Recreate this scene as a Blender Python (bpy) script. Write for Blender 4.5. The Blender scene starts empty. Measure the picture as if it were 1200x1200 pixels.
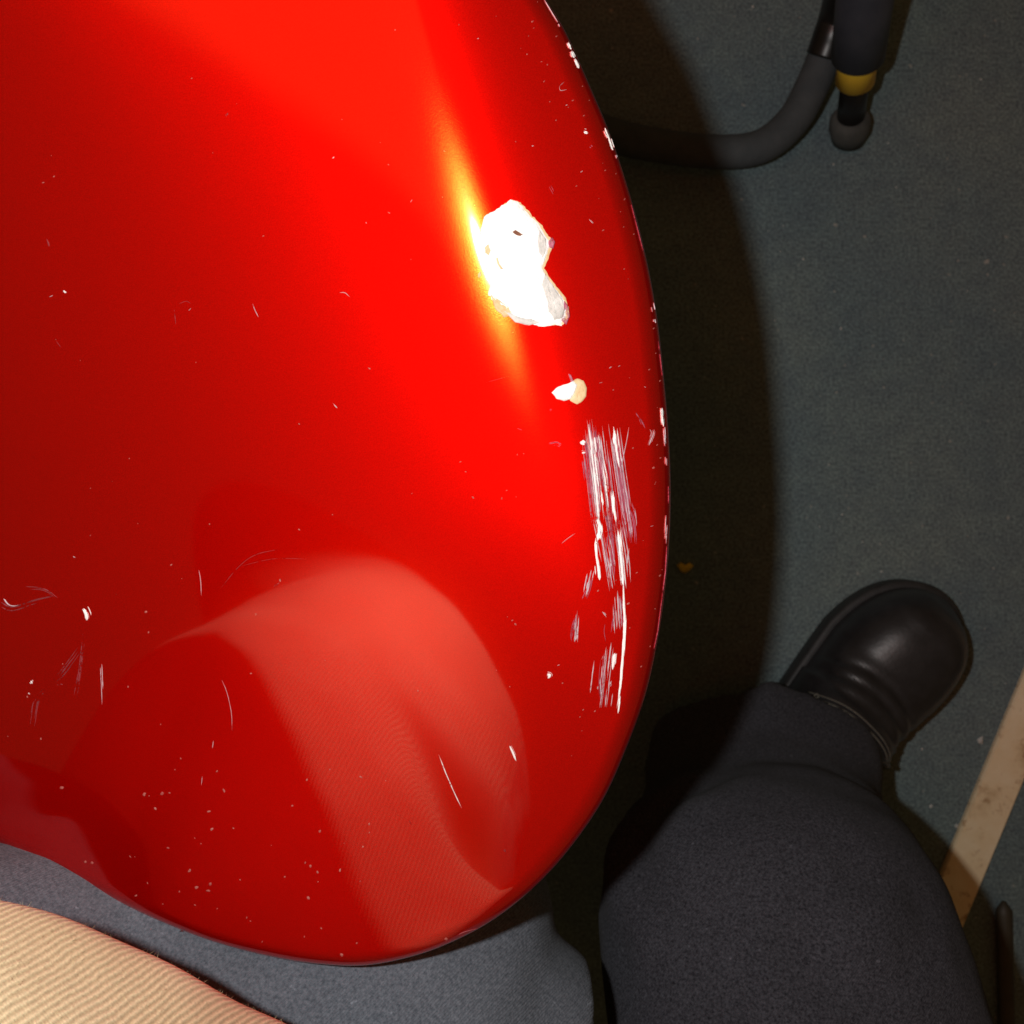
import bpy, bmesh, math, random
import numpy as np
from mathutils import Vector, Matrix, noise

random.seed(7); rng = np.random.default_rng(7)
S = bpy.context.scene
COL = S.collection
# ------------------------------------------------------------------ camera
CAMZ, F, HALF = 0.90, 1290.0, 600.0          # camera height, focal length and half size in photo pixels
cd = bpy.data.cameras.new('camera'); cam = bpy.data.objects.new('camera', cd); COL.objects.link(cam)
cam.location = (0, 0, CAMZ)
cd.sensor_width = 36; cd.lens = 36 * F / 1200; cd.clip_start = 0.02; cd.clip_end = 50
cd.dof.use_dof = True; cd.dof.focus_distance = 0.40; cd.dof.aperture_fstop = 22
S.camera = cam
# ------------------------------------------------------------------ world: a dark room, faint warm glow
w = bpy.data.worlds.new('World'); S.world = w; w.use_nodes = True
bg = w.node_tree.nodes['Background']
bg.inputs[0].default_value = (1.0, 0.60, 0.26, 1); bg.inputs[1].default_value = 0.072
# ------------------------------------------------------------------ lamps
def area(name, loc, target, size, power, color, shape='DISK', size_y=None, roll=0, spread=180):
    l = bpy.data.lights.new(name, 'AREA'); l.shape = shape; l.size = size
    if size_y: l.size_y = size_y
    l.energy = power; l.color = color; l.spread = math.radians(spread)
    o = bpy.data.objects.new(name, l); COL.objects.link(o); o.location = loc
    d = (Vector(target) - Vector(loc)).normalized()
    o.rotation_euler = (d.to_track_quat('-Z', 'Y').to_matrix().to_4x4() @ Matrix.Rotation(roll, 4, 'Z')).to_euler()
    return o
area('phone_flash', (-0.076, 0.022, 0.90), (-0.076, 0.022, 0), 0.017, 2.2, (1.0, 0.985, 0.955))
lamp = area('wedge_fill_light', (-0.70, 0.05, 2.1), (-0.70, 0.05, 0.0), 1.0, 3.6, (1.0, 0.075, 0.015), 'RECTANGLE', 0.62, roll=math.radians(-4))
# added unseen light, reflected as a bright wedge in the guitar; fades towards its rim
lt = lamp.data; lt.use_nodes = True; ln = lt.node_tree; em = ln.nodes['Emission']
ge = ln.nodes.new('ShaderNodeNewGeometry'); sx = ln.nodes.new('ShaderNodeSeparateXYZ'); ln.links.new(ge.outputs['Parametric'], sx.inputs[0])
def fade(sock):
    q = ln.nodes.new('ShaderNodeMath'); q.operation = 'SUBTRACT'; ln.links.new(sock, q.inputs[0]); q.inputs[1].default_value = 0.5
    q2 = ln.nodes.new('ShaderNodeMath'); q2.operation = 'ABSOLUTE'; ln.links.new(q.outputs[0], q2.inputs[0])
    mr = ln.nodes.new('ShaderNodeMapRange'); mr.interpolation_type = 'SMOOTHSTEP'; ln.links.new(q2.outputs[0], mr.inputs[0])
    mr.inputs[1].default_value = 0.5; mr.inputs[2].default_value = 0.43; return mr.outputs[0]
mu = ln.nodes.new('ShaderNodeMath'); mu.operation = 'MULTIPLY'
ln.links.new(fade(sx.outputs[0]), mu.inputs[0]); ln.links.new(fade(sx.outputs[1]), mu.inputs[1]); ln.links.new(mu.outputs[0], em.inputs['Strength'])
# ------------------------------------------------------------------ exposure
S.view_settings.view_transform = 'Standard'; S.view_settings.look = 'None'
S.view_settings.exposure = 0; S.view_settings.gamma = 1; S.view_settings.use_curve_mapping = False
S.render.engine = 'CYCLES'

# ================================================================== materials
def mat(name):
    m = bpy.data.materials.new(name); m.use_nodes = True
    nt = m.node_tree; nt.nodes.clear()
    out = nt.nodes.new('ShaderNodeOutputMaterial')
    return m, nt, out
def N(nt, t, **kw):
    n = nt.nodes.new(t)
    for k, v in kw.items():
        if k.startswith('_'): setattr(n, k[1:], v)
        else:
            key = k.replace('__', ' ')
            n.inputs[key].default_value = v
    return n
def pr(nt, **kw):
    n = nt.nodes.new('ShaderNodeBsdfPrincipled')
    for k, v in kw.items():
        n.inputs[k.replace('__', ' ')].default_value = v
    return n
def tex_noise(nt, scale, detail=3, rough=0.5, co=None):
    n = nt.nodes.new('ShaderNodeTexNoise'); n.inputs['Scale'].default_value = scale
    n.inputs['Detail'].default_value = detail; n.inputs['Roughness'].default_value = rough
    if co: nt.links.new(co, n.inputs['Vector'])
    return n
def ramp(nt, src, stops):
    r = nt.nodes.new('ShaderNodeValToRGB'); e = r.color_ramp.elements
    while len(e) < len(stops): e.new(0.5)
    for i, (p, c) in enumerate(stops):
        e[i].position = p; e[i].color = c if len(c) == 4 else (*c, 1)
    nt.links.new(src, r.inputs[0]); return r
def coord(nt):
    return nt.nodes.new('ShaderNodeTexCoord').outputs['Object']
def bump(nt, h, strength, dist, normal=None):
    b = nt.nodes.new('ShaderNodeBump'); b.inputs['Strength'].default_value = strength
    b.inputs['Distance'].default_value = dist; nt.links.new(h, b.inputs['Height'])
    if normal: nt.links.new(normal, b.inputs['Normal'])
    return b
def mixc(nt, fac, a, b, mode='MIX'):
    m = nt.nodes.new('ShaderNodeMix'); m.data_type = 'RGBA'; m.blend_type = mode
    for sock, v in ((m.inputs[0], fac), (m.inputs[6], a), (m.inputs[7], b)):
        if hasattr(v, 'is_linked'): nt.links.new(v, sock)
        else: sock.default_value = v
    return m.outputs[2]

def m_red():
    m, nt, out = mat('red_metallic_lacquer'); L = nt.links.new; co = coord(nt)
    g = tex_noise(nt, 2300, 2, 0.6, co); v = tex_noise(nt, 18, 3, 0.5, co)
    b = bump(nt, g.outputs['Fac'], 0.045, 0.0003)
    kw = dict(Coat__Weight=1.0, Coat__Roughness=0.035, Coat__IOR=1.75, Specular__IOR__Level=0.0)
    a = pr(nt, Metallic=1.0, Roughness=0.12, **kw); a2 = pr(nt, Metallic=1.0, Roughness=0.40, **kw); c = pr(nt, Metallic=0.2, Roughness=0.5, **kw)
    colb = ramp(nt, g.outputs['Fac'], [(0.3, (0.66, 0.0006, 0.0002)), (0.7, (0.86, 0.0014, 0.0004))])
    col = ramp(nt, g.outputs['Fac'], [(0.3, (0.47, 0.0002, 0.0002)), (0.7, (0.64, 0.0006, 0.0004))])
    hot = nt.nodes.new('ShaderNodeBsdfAnisotropic'); hot.distribution = 'BECKMANN'; hot.inputs['Roughness'].default_value = 0.185
    colh = ramp(nt, g.outputs['Fac'], [(0.35, (0.80, 0.022, 0.0012)), (0.65, (0.95, 0.046, 0.004))])
    L(colh.outputs[0], hot.inputs['Color']); L(b.outputs[0], hot.inputs['Normal'])
    for s, q in ((a, colb), (a2, colb), (c, col)):
        L(q.outputs[0], s.inputs['Base Color']); L(b.outputs[0], s.inputs['Normal'])
    def mixs(f, p, q):
        m_ = nt.nodes.new('ShaderNodeMixShader'); m_.inputs[0].default_value = f; L(p, m_.inputs[1]); L(q, m_.inputs[2]); return m_.outputs[0]
    m1 = mixs(0.60, a.outputs[0], a2.outputs[0]); m2 = mixs(0.46, m1, c.outputs[0]); m3 = mixs(0.17, m2, hot.outputs[0])
    L(m3, out.inputs[0])
    return m
def m_simple(name, c1, c2, scale, rough=0.6, bscale=None, bstr=0.3, bdist=0.001, metallic=0.0, spec=0.5, detail=4, coat=0):
    m, nt, out = mat(name); L = nt.links.new; co = coord(nt)
    n = tex_noise(nt, scale, detail, 0.6, co)
    r = ramp(nt, n.outputs['Fac'], [(0.3, c1), (0.7, c2)])
    p = pr(nt, Roughness=rough, Metallic=metallic, Specular__IOR__Level=spec, Coat__Weight=coat)
    L(r.outputs[0], p.inputs['Base Color'])
    if bscale:
        n2 = tex_noise(nt, bscale, 3, 0.6, co); b = bump(nt, n2.outputs['Fac'], bstr, bdist); L(b.outputs[0], p.inputs['Normal'])
    L(p.outputs[0], out.inputs[0]); return m
def m_floor():
    m, nt, out = mat('grey_green_floor'); L = nt.links.new; co = coord(nt)
    a = tex_noise(nt, 5, 4, 0.6, co); b_ = tex_noise(nt, 55, 5, 0.7, co); c = tex_noise(nt, 420, 2, 0.6, co)
    base = ramp(nt, a.outputs['Fac'], [(0.3, (0.102, 0.150, 0.174)), (0.7, (0.146, 0.186, 0.186))])
    v1 = ramp(nt, b_.outputs['Fac'], [(0.3, (0.84, 0.84, 0.88)), (0.72, (1.14, 1.15, 1.10))])
    v2 = ramp(nt, c.outputs['Fac'], [(0.3, (0.60, 0.60, 0.62)), (0.7, (1.42, 1.42, 1.38))])
    x = mixc(nt, 1.0, base.outputs[0], v1.outputs[0], 'MULTIPLY'); x = mixc(nt, 1.0, x, v2.outputs[0], 'MULTIPLY')
    s = tex_noise(nt, 130, 1, 0.5, co); sp = ramp(nt, s.outputs['Fac'], [(0.74, (0, 0, 0)), (0.79, (1, 1, 1))])
    x = mixc(nt, sp.outputs[0], x, (0.30, 0.31, 0.29, 1))
    p = pr(nt, Roughness=0.72, Specular__IOR__Level=0.3); L(x, p.inputs['Base Color'])
    bb = bump(nt, b_.outputs['Fac'], 0.15, 0.001); L(bb.outputs[0], p.inputs['Normal'])
    L(p.outputs[0], out.inputs[0]); return m
def m_cloth(name, c_lo, c_hi):
    m, nt, out = mat(name); L = nt.links.new; co = coord(nt)
    mp = nt.nodes.new('ShaderNodeMapping'); L(co, mp.inputs[0]); mp.inputs['Rotation'].default_value = (0.3, 0.2, 0.75)
    wv = nt.nodes.new('ShaderNodeTexWave'); wv.inputs['Scale'].default_value = 290; wv.inputs['Distortion'].default_value = 3.0
    wv.inputs['Detail'].default_value = 2; wv.inputs['Detail Scale'].default_value = 2.0; L(mp.outputs[0], wv.inputs['Vector'])
    n = tex_noise(nt, 700, 3, 0.7, co); lo = tex_noise(nt, 9, 3, 0.5, co); li = tex_noise(nt, 240, 2, 0.5, co)
    c1 = ramp(nt, n.outputs['Fac'], [(0.30, c_lo), (0.72, c_hi)])
    c2 = ramp(nt, lo.outputs['Fac'], [(0.3, (0.85, 0.85, 0.85)), (0.7, (1.12, 1.12, 1.12))])
    x = mixc(nt, 1.0, c1.outputs[0], c2.outputs[0], 'MULTIPLY')
    fl = ramp(nt, li.outputs['Fac'], [(0.70, (0, 0, 0)), (0.78, (0.6, 0.6, 0.6))])
    x = mixc(nt, fl.outputs[0], x, (*[v * 1.7 for v in c_hi], 1))
    p = pr(nt, Roughness=0.95, Specular__IOR__Level=0.08, Sheen__Weight=0.03, Sheen__Roughness=0.6); L(x, p.inputs['Base Color'])
    b1 = bump(nt, wv.outputs['Fac'], 0.35, 0.0006); b2 = bump(nt, n.outputs['Fac'], 0.5, 0.0006, b1.outputs[0]); L(b2.outputs[0], p.inputs['Normal'])
    L(p.outputs[0], out.inputs[0]); return m
def m_shirt():
    m, nt, out = mat('tan_ribbed_knit'); L = nt.links.new; co = coord(nt)
    uv = nt.nodes.new('ShaderNodeUVMap'); uv.uv_map = 'rib'
    wv = nt.nodes.new('ShaderNodeTexWave'); wv.bands_direction = 'X'; wv.inputs['Scale'].default_value = 1.0
    wv.inputs['Distortion'].default_value = 2.2; wv.inputs['Detail'].default_value = 3; wv.inputs['Detail Scale'].default_value = 0.5
    L(uv.outputs[0], wv.inputs['Vector'])
    st = nt.nodes.new('ShaderNodeTexWave'); st.bands_direction = 'Y'; st.inputs['Scale'].default_value = 1.6
    st.inputs['Distortion'].default_value = 1.5; L(uv.outputs[0], st.inputs['Vector'])
    lo = tex_noise(nt, 14, 3, 0.5, co); fi = tex_noise(nt, 900, 3, 0.7, co)
    c0 = ramp(nt, lo.outputs['Fac'], [(0.3, (0.67, 0.56, 0.325)), (0.7, (0.79, 0.695, 0.43))])
    c1 = ramp(nt, wv.outputs['Fac'], [(0.0, (0.76, 0.73, 0.69)), (0.5, (1.0, 0.99, 0.97)), (1.0, (1.12, 1.13, 1.14))])
    c2 = ramp(nt, fi.outputs['Fac'], [(0.3, (0.75, 0.75, 0.75)), (0.7, (1.2, 1.2, 1.2))])
    x = mixc(nt, 1.0, c0.outputs[0], c1.outputs[0], 'MULTIPLY'); x = mixc(nt, 0.8, x, c2.outputs[0], 'MULTIPLY')
    p = pr(nt, Roughness=0.9, Specular__IOR__Level=0.15, Sheen__Weight=0.1); L(x, p.inputs['Base Color'])
    b1 = bump(nt, wv.outputs['Fac'], 0.55, 0.0007); b2 = bump(nt, st.outputs['Fac'], 0.06, 0.0004, b1.outputs[0])
    b3 = bump(nt, fi.outputs['Fac'], 0.4, 0.0004, b2.outputs[0]); L(b3.outputs[0], p.inputs['Normal'])
    L(p.outputs[0], out.inputs[0]); return m
def m_scuff(name, c, lo, hi, rough=0.6):
    """worn lacquer: broken coverage (holes in the scuff layer let the lacquer below show)"""
    m, nt, out = mat(name); L = nt.links.new; co = coord(nt)
    n = tex_noise(nt, 900, 4, 0.75, co); n2 = tex_noise(nt, 220, 2, 0.5, co)
    ad = nt.nodes.new('ShaderNodeMath'); ad.operation = 'ADD'; L(n.outputs['Fac'], ad.inputs[0]); L(n2.outputs['Fac'], ad.inputs[1])
    r = ramp(nt, ad.outputs[0], [(lo, (0, 0, 0)), (hi, (1, 1, 1))])
    p = pr(nt, Roughness=rough, Base__Color=(*c, 1)); t = nt.nodes.new('ShaderNodeBsdfTransparent')
    mx = nt.nodes.new('ShaderNodeMixShader'); L(r.outputs[0], mx.inputs[0]); L(t.outputs[0], mx.inputs[1]); L(p.outputs[0], mx.inputs[2])
    L(mx.outputs[0], out.inputs[0]); return m
def m_wood():
    m, nt, out = mat('worn_pale_wood'); L = nt.links.new; co = coord(nt)
    a = tex_noise(nt, 28, 5, 0.65, co); b_ = tex_noise(nt, 90, 3, 0.6, co); c = tex_noise(nt, 500, 2, 0.6, co)
    r = ramp(nt, a.outputs['Fac'], [(0.25, (0.52, 0.36, 0.19)), (0.46, (0.82, 0.66, 0.42)), (0.75, (0.92, 0.80, 0.58))])
    st = ramp(nt, b_.outputs['Fac'], [(0.27, (0.55, 0.42, 0.34)), (0.42, (1, 1, 1))])
    x = mixc(nt, 1.0, r.outputs[0], st.outputs[0], 'MULTIPLY')
    p = pr(nt, Roughness=0.7); L(x, p.inputs['Base Color'])
    b1 = bump(nt, c.outputs['Fac'], 0.4, 0.0008); L(b1.outputs[0], p.inputs['Normal'])
    L(p.outputs[0], out.inputs[0]); return m

M = dict(
    red=m_red(), floor=m_floor(), cloth=m_cloth('charcoal_twill', (0.014, 0.014, 0.018), (0.082, 0.085, 0.102)), grey_cloth=m_cloth('slate_grey_twill', (0.070, 0.082, 0.100), (0.178, 0.196, 0.230)), shirt=m_shirt(), wood=m_wood(),
    filler=m_simple('bare_white_filler', (0.86, 0.85, 0.82), (0.95, 0.95, 0.93), 160, 0.75, 900, 0.8, 0.0006),
    filler_shade=m_simple('shaded_white_filler', (0.52, 0.50, 0.47), (0.74, 0.72, 0.68), 220, 0.7, 900, 0.8, 0.0006),
    cream=m_simple('cream_undercoat', (0.62, 0.42, 0.20), (0.80, 0.62, 0.36), 300, 0.6, 900, 0.4, 0.0004),
    brown=m_simple('brown_wood_speck', (0.16, 0.05, 0.02), (0.26, 0.10, 0.04), 600, 0.7),
    white_scuff=m_scuff('white_scuff', (0.86, 0.85, 0.84), 0.78, 0.86),
    dense_scuff=m_scuff('dense_white_scuff', (0.90, 0.89, 0.87), 0.62, 0.80),
    mauve_scuff=m_scuff('mauve_scuff', (0.46, 0.12, 0.18), 0.74, 1.10),
    faint_scuff_reflection=m_scuff('faint_scuff_reflection', (0.30, 0.06, 0.07), 0.86, 1.25),  # faint scuffs, and the reflection painted at the far left
    grey_scuff=m_scuff('grey_scuff', (0.62, 0.52, 0.56), 0.66, 0.90),
    speck=m_simple('pale_dust', (0.36, 0.04, 0.035), (0.50, 0.17, 0.14), 300, 0.8),
    leather=m_simple('black_leather', (0.012, 0.012, 0.014), (0.024, 0.024, 0.027), 60, 0.40, 350, 0.25, 0.0006, spec=0.6),
    sole=m_simple('black_rubber', (0.016, 0.017, 0.018), (0.030, 0.031, 0.032), 90, 0.6, 400, 0.3, 0.0006),
    thread=m_simple('dull_thread', (0.09, 0.085, 0.07), (0.16, 0.15, 0.12), 400, 0.7),
    foam=m_simple('charcoal_foam', (0.044, 0.054, 0.060), (0.064, 0.074, 0.080), 70, 0.85, 500, 0.5, 0.001),
    sleeve=m_simple('dark_sleeve', (0.040, 0.045, 0.060), (0.060, 0.064, 0.080), 50, 0.6, 300, 0.2, 0.0006),
    black=m_simple('black_metal_paint', (0.006, 0.006, 0.006), (0.012, 0.011, 0.010), 60, 0.35),
    rubber=m_simple('worn_rubber', (0.040, 0.044, 0.042), (0.075, 0.080, 0.074), 60, 0.8, 300, 0.4, 0.001),
    yellow=m_simple('yellow_plastic', (0.92, 0.56, 0.030), (0.98, 0.64, 0.045), 60, 0.5, spec=0.5),
    oldyellow=m_simple('yellow_scrap', (0.70, 0.42, 0.02), (0.85, 0.55, 0.03), 90, 0.6),
    dark=m_simple('dark_brown_rubber', (0.035, 0.028, 0.018), (0.055, 0.045, 0.030), 60, 0.6),
    crumb=m_simple('pale_grit', (0.45, 0.45, 0.42), (0.65, 0.65, 0.62), 200, 0.8),
)

# ================================================================== helpers
def link(name, verts, faces, material, parent=None, smooth=True, kind=None):
    me = bpy.data.meshes.new(name); me.from_pydata([tuple(map(float, v)) for v in verts], [], faces); me.update()
    if smooth: me.polygons.foreach_set('use_smooth', [True] * len(me.polygons))
    o = bpy.data.objects.new(name, me); COL.objects.link(o)
    if material: me.materials.append(material)
    if parent: o.parent = parent
    if kind: o['kind'] = kind
    return o
def tag(o, label, cat, group=None):
    o['label'] = label; o['category'] = cat
    if group: o['group'] = group
    return o
def empty(name, loc=(0, 0, 0)):
    o = bpy.data.objects.new(name, None); COL.objects.link(o); o.location = loc; o.empty_display_size = 0.05; return o
def at(px, py, z):                      # photo pixel + height -> point of the place
    d = CAMZ - z
    return np.array([(px - HALF) / F * d, (HALF - py) / F * d, z])
def spline(pts, n, closed=False):       # Catmull-Rom through control points, n samples per span
    P = np.array(pts, float); out = []; K = len(P)
    for i in range(K if closed else K - 1):
        p0 = P[(i - 1) % K] if closed or i > 0 else 2 * P[0] - P[1]
        p1, p2 = P[i], P[(i + 1) % K]
        p3 = P[(i + 2) % K] if closed or i + 2 < K else 2 * P[-1] - P[-2]
        for t in np.arange(n) / n:
            out.append(0.5 * (2 * p1 + (p2 - p0) * t + (2 * p0 - 5 * p1 + 4 * p2 - p3) * t * t + (3 * p1 - p0 - 3 * p2 + p3) * t ** 3))
    if not closed: out.append(P[-1])
    return np.array(out)
def tube_geo(path, radii, seg=24, caps=True, flat=None):
    """swept tube; returns verts, faces. radii may be (r) or (rx, rz)"""
    P = np.array(path, float); n = len(P); V = []; Fc = []
    T = np.gradient(P, axis=0); T /= np.linalg.norm(T, axis=1)[:, None]
    up = np.array([0, 0, 1.0]); 
    if abs(T[0] @ up) > 0.9: up = np.array([0, 1.0, 0])
    a = np.cross(T[0], up); a /= np.linalg.norm(a)
    for i in range(n):
        a = a - T[i] * (a @ T[i]); a /= np.linalg.norm(a); b = np.cross(T[i], a)
        r = radii[i] if hasattr(radii, '__len__') else radii
        ra, rb = r if hasattr(r, '__len__') else (r, r)
        for k in range(seg):
            t = 2 * math.pi * k / seg
            V.append(P[i] + a * ra * math.cos(t) + b * rb * math.sin(t))
    for i in range(n - 1):
        for k in range(seg):
            Fc.append((i * seg + k, i * seg + (k + 1) % seg, (i + 1) * seg + (k + 1) % seg, (i + 1) * seg + k))
    if caps:
        Fc.append(tuple(range(seg - 1, -1, -1))); Fc.append(tuple((n - 1) * seg + k for k in range(seg)))
    return V, Fc
def tube(name, path, radii, material, parent=None, seg=24):
    V, Fc = tube_geo(path, radii, seg); return link(name, V, Fc, material, parent)

# ================================================================== setting
fl = link('floor', [(-6, -6, 0), (6, -6, 0), (6, 6, 0), (-6, 6, 0)], [(0, 1, 2, 3)], M['floor'], smooth=False); fl['kind'] = 'structure'

# pale wooden strip on the floor
def box_between(name, A, B, width, z0, z1, material, bev=0.002):
    A = Vector(A); B = Vector(B); d = (B - A).normalized(); s = Vector((-d.y, d.x, 0)) * width / 2
    bm = bmesh.new(); L_ = (B - A).length; n = 40
    rows = []
    for i in range(n + 1):
        c = A + d * L_ * i / n; j = [random.uniform(-1, 1) * 0.0006 for _ in range(2)]
        rows.append([bm.verts.new((c.x + s.x * k * (1 + jj), c.y + s.y * k * (1 + jj), z)) for k, z, jj in ((-1, z0, j[0] * 10), (-1, z1 - bev, j[0] * 10), (-0.93, z1, 0), (0.93, z1, 0), (1, z1 - bev, j[1] * 10), (1, z0, j[1] * 10))])
    for a, b in zip(rows, rows[1:]):
        for k in range(5): bm.faces.new((a[k], a[k + 1], b[k + 1], b[k]))
    bm.faces.new(rows[0]); bm.faces.new(rows[-1][::-1])
    bmesh.ops.recalc_face_normals(bm, faces=bm.faces[:])
    me = bpy.data.meshes.new(name); bm.to_mesh(me); bm.free(); me.materials.append(material)
    o = bpy.data.objects.new(name, me); COL.objects.link(o); return o
zs = 0.006
e1 = (at(1200, 795, zs) + at(1200, 925, zs)) / 2; e2 = (at(1101, 1030, zs) + at(1146, 1085, zs)) / 2
dv = (e1 - e2); dv /= np.linalg.norm(dv)
# long edges measured in the photo
La, Lb = at(1200, 793, zs), at(1100, 1035, zs); Ra, Rb = at(1200, 917, zs), at(1138, 1088, zs)
dl = (La - Lb) / np.linalg.norm(La - Lb)
nrm = np.array([-dl[1], dl[0], 0]); wid = abs((Ra - La) @ nrm)
mid = Lb - nrm * wid / 2 * (1 if (Ra - La) @ nrm < 0 else -1)
wood = box_between('wood_strip', mid - dl * 0.5, mid + dl * 0.9, wid, 0.0, zs, M['wood'])
tag(wood, 'pale worn wooden strip lying on the floor right of the boot', 'wood strip')

# dark bar lying at the right edge
p = [at(1176, 1056, 0.006), at(1177, 1100, 0.006), at(1179, 1160, 0.006), at(1182, 1300, 0.006)]
pth = spline(p, 8); rr = [0.0015, 0.004] + [0.0062] * (len(pth) - 2)
o = tube('floor_cable', pth, rr, M['dark'], seg=14)
tag(o, 'dark thin cable end lying on the floor beside the wooden strip', 'cable')

# yellow scrap in the shadow
pts = np.array([(793, 662), (798, 659), (803, 662), (808, 659), (813, 663), (809, 668), (803, 672), (798, 670)])
V = [at(x, y, 0.0005) for x, y in pts] + [at(x, y, 0.006) for x, y in (pts - pts.mean(0)) * 0.8 + pts.mean(0)] + [at(*pts.mean(0), 0.0075)]
n = len(pts)
Fc = [(k, (k + 1) % n, n + (k + 1) % n, n + k) for k in range(n)] + [(n + k, n + (k + 1) % n, 2 * n) for k in range(n)]
tag(link('yellow_scrap', V, Fc, M['oldyellow']), 'tiny yellow scrap on the floor in the shadow of the red guitar body', 'scrap')

# grit crumbs on the floor
V, Fc = [], []
for i in range(46):
    big = i < 3
    px, py = [(1150, 868), (1122, 968), (1092, 945)][i] if big else (random.uniform(830, 1230), random.uniform(-10, 1200))
    r = [0.0035, 0.0018, 0.0018][i] if big else random.uniform(0.0004, 0.0011)
    c = at(px, py, r * 0.6); b0 = len(V)
    for k in range(6):
        t = k * math.pi / 3; q = r * random.uniform(0.6, 1.2); V.append(c + np.array([math.cos(t) * q, math.sin(t) * q, -r * 0.5]))
    V.append(c + np.array([0, 0, r * 0.6]))
    Fc += [(b0 + k, b0 + (k + 1) % 6, b0 + 6) for k in range(6)]
g = link('floor_grit', V, Fc, M['crumb'], smooth=False, kind='stuff'); g['label'] = 'pale grit scattered on the grey green floor'; g['category'] = 'grit'

# ================================================================== guitar body
OUT = [(640, 0), (664, 40), (691, 100), (716, 160), (739, 230), (757, 300), (770, 370), (779, 450), (785, 530), (786, 600), (782, 670),
       (773, 740), (758, 810), (737, 870), (708, 935), (671, 990), (631, 1035), (586, 1072), (541, 1098), (490, 1118), (430, 1130),
       (370, 1128), (310, 1118), (250, 1102), (190, 1079), (130, 1051), (60, 1016), (0, 988),
       (-80, 945), (-170, 885), (-260, 800), (-350, 700), (-450, 620), (-580, 560), (-670, 480), (-690, 380), (-620, 290), (-540, 180),
       (-470, 20), (-380, -160), (-270, -330), (-120, -470), (40, -560), (200, -610), (340, -600), (430, -530), (465, -430), (480, -320),
       (505, -230), (550, -140), (597, -70)]
Z0 = 0.50
A_ = np.array([0.175, 0.145])                                   # slope of the main face
def smin(a, b, k): 
    m = np.minimum(a, b); return m - k * np.log(np.exp(-(a - m) / k) + np.exp(-(b - m) / k))
k0 = 0.4 / F
RP = np.array([(575 - 600) * k0, (600 - 315) * k0]); RD = np.array([0.285, -0.958]); RN = np.array([0.958, 0.285])
def face(x, y):
    zA = Z0 + A_[0] * x + A_[1] * y
    sl = np.minimum((x - RP[0]) * RD[0] + (y - RP[1]) * RD[1] - 0.075, 0)      # the face dishes gently along the ridge
    so = np.minimum(sl + 0.24, 0); sl = np.maximum(sl, -0.24); zA = zA + 0.5 * 1.15 * sl * sl + 1.15 * 0.24 * -so
    # bevelled edge contour on the right of the ridge
    dd = (x - RP[0]) * RN[0] + (y - RP[1]) * RN[1]
    along = (x - RP[0]) * RD[0] + (y - RP[1]) * RD[1]
    kk = 0.0024
    zC = zA - 0.30 * (dd - 0.0060)
    return smin(zA, zC, kk)
def solve(px, py, zf, it=12):
    x = (px - HALF) * k0; y = (HALF - py) * k0
    for _ in range(it):
        z = zf(x, y); x = (px - HALF) / F * (CAMZ - z); y = (HALF - py) / F * (CAMZ - z)
    return x, y
R_EDGE = 0.0085
ctrl = []
for px, py in OUT:
    x, y = solve(px, py, lambda a, b: face(a, b) - R_EDGE * 0.9); ctrl.append((x, y))
OL = spline(ctrl, 14, closed=True); NO = len(OL)
from mathutils.kdtree import KDTree
_nx = np.roll(OL, -1, 0); _dense = np.concatenate([OL + (_nx - OL) * t for t in np.arange(10) / 10])
KD = KDTree(len(_dense))
for _i, _q in enumerate(_dense): KD.insert((_q[0], _q[1], 0), _i)
KD.balance()
def edge_dist(x, y):
    return np.array([KD.find((a, b, 0))[2] for a, b in zip(np.atleast_1d(x).tolist(), np.atleast_1d(y).tolist())])
def topz(x, y):
    x = np.atleast_1d(np.asarray(x, float)); y = np.atleast_1d(np.asarray(y, float))
    d = np.clip(edge_dist(x, y), 0, R_EDGE); z = face(x, y)
    return z - (R_EDGE - np.sqrt(np.maximum(R_EDGE ** 2 - (R_EDGE - d) ** 2, 0)))
def body_at(px, py, lift=0.0):
    px = np.atleast_1d(np.asarray(px, float)); py = np.atleast_1d(np.asarray(py, float))
    x = (px - HALF) * k0; y = (HALF - py) * k0
    for _ in range(6):
        z = topz(x, y); x = (px - HALF) / F * (CAMZ - z); y = (HALF - py) / F * (CAMZ - z)
    return np.stack([x, y, topz(x, y) + lift], -1)

guitar = empty('electric_guitar', (0, 0, 0))
tag(guitar, 'glossy red electric guitar body with white chips and scuffs along its edge', 'guitar')
CX = np.array([(180 - 600) * k0, (600 - 330) * k0])
# near-edge rings follow the outline inward, inner rings shrink toward the centre
TG = np.roll(OL, -1, 0) - np.roll(OL, 1, 0); TG /= np.linalg.norm(TG, axis=1)[:, None]
NI = np.stack([-TG[:, 1], TG[:, 0]], -1)
if ((CX - OL) * NI).sum(1).mean() < 0: NI = -NI
rings = []
for a in np.linspace(0, math.pi / 2, 12): rings.append(OL + NI * (R_EDGE * (1 - math.cos(a))))
base = rings[-1]
for s in np.concatenate([np.linspace(0.995, 0.5, 110), np.linspace(0.49, 0.02, 40)]): rings.append(CX + (base - CX) * s)
V = []; Fc = []
for i, r in enumerate(rings):
    z = topz(r[:, 0], r[:, 1])
    if i == 0: z = face(r[:, 0], r[:, 1]) - R_EDGE
    V += [(r[k, 0], r[k, 1], z[k]) for k in range(NO)]
nr = len(rings)
zc = float(topz(CX[0], CX[1])[0]); V.append((CX[0], CX[1], zc)); ctop = len(V) - 1
for i in range(nr - 1):
    for k in range(NO):
        k2 = (k + 1) % NO; Fc.append((i * NO + k, i * NO + k2, (i + 1) * NO + k2, (i + 1) * NO + k))
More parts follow.
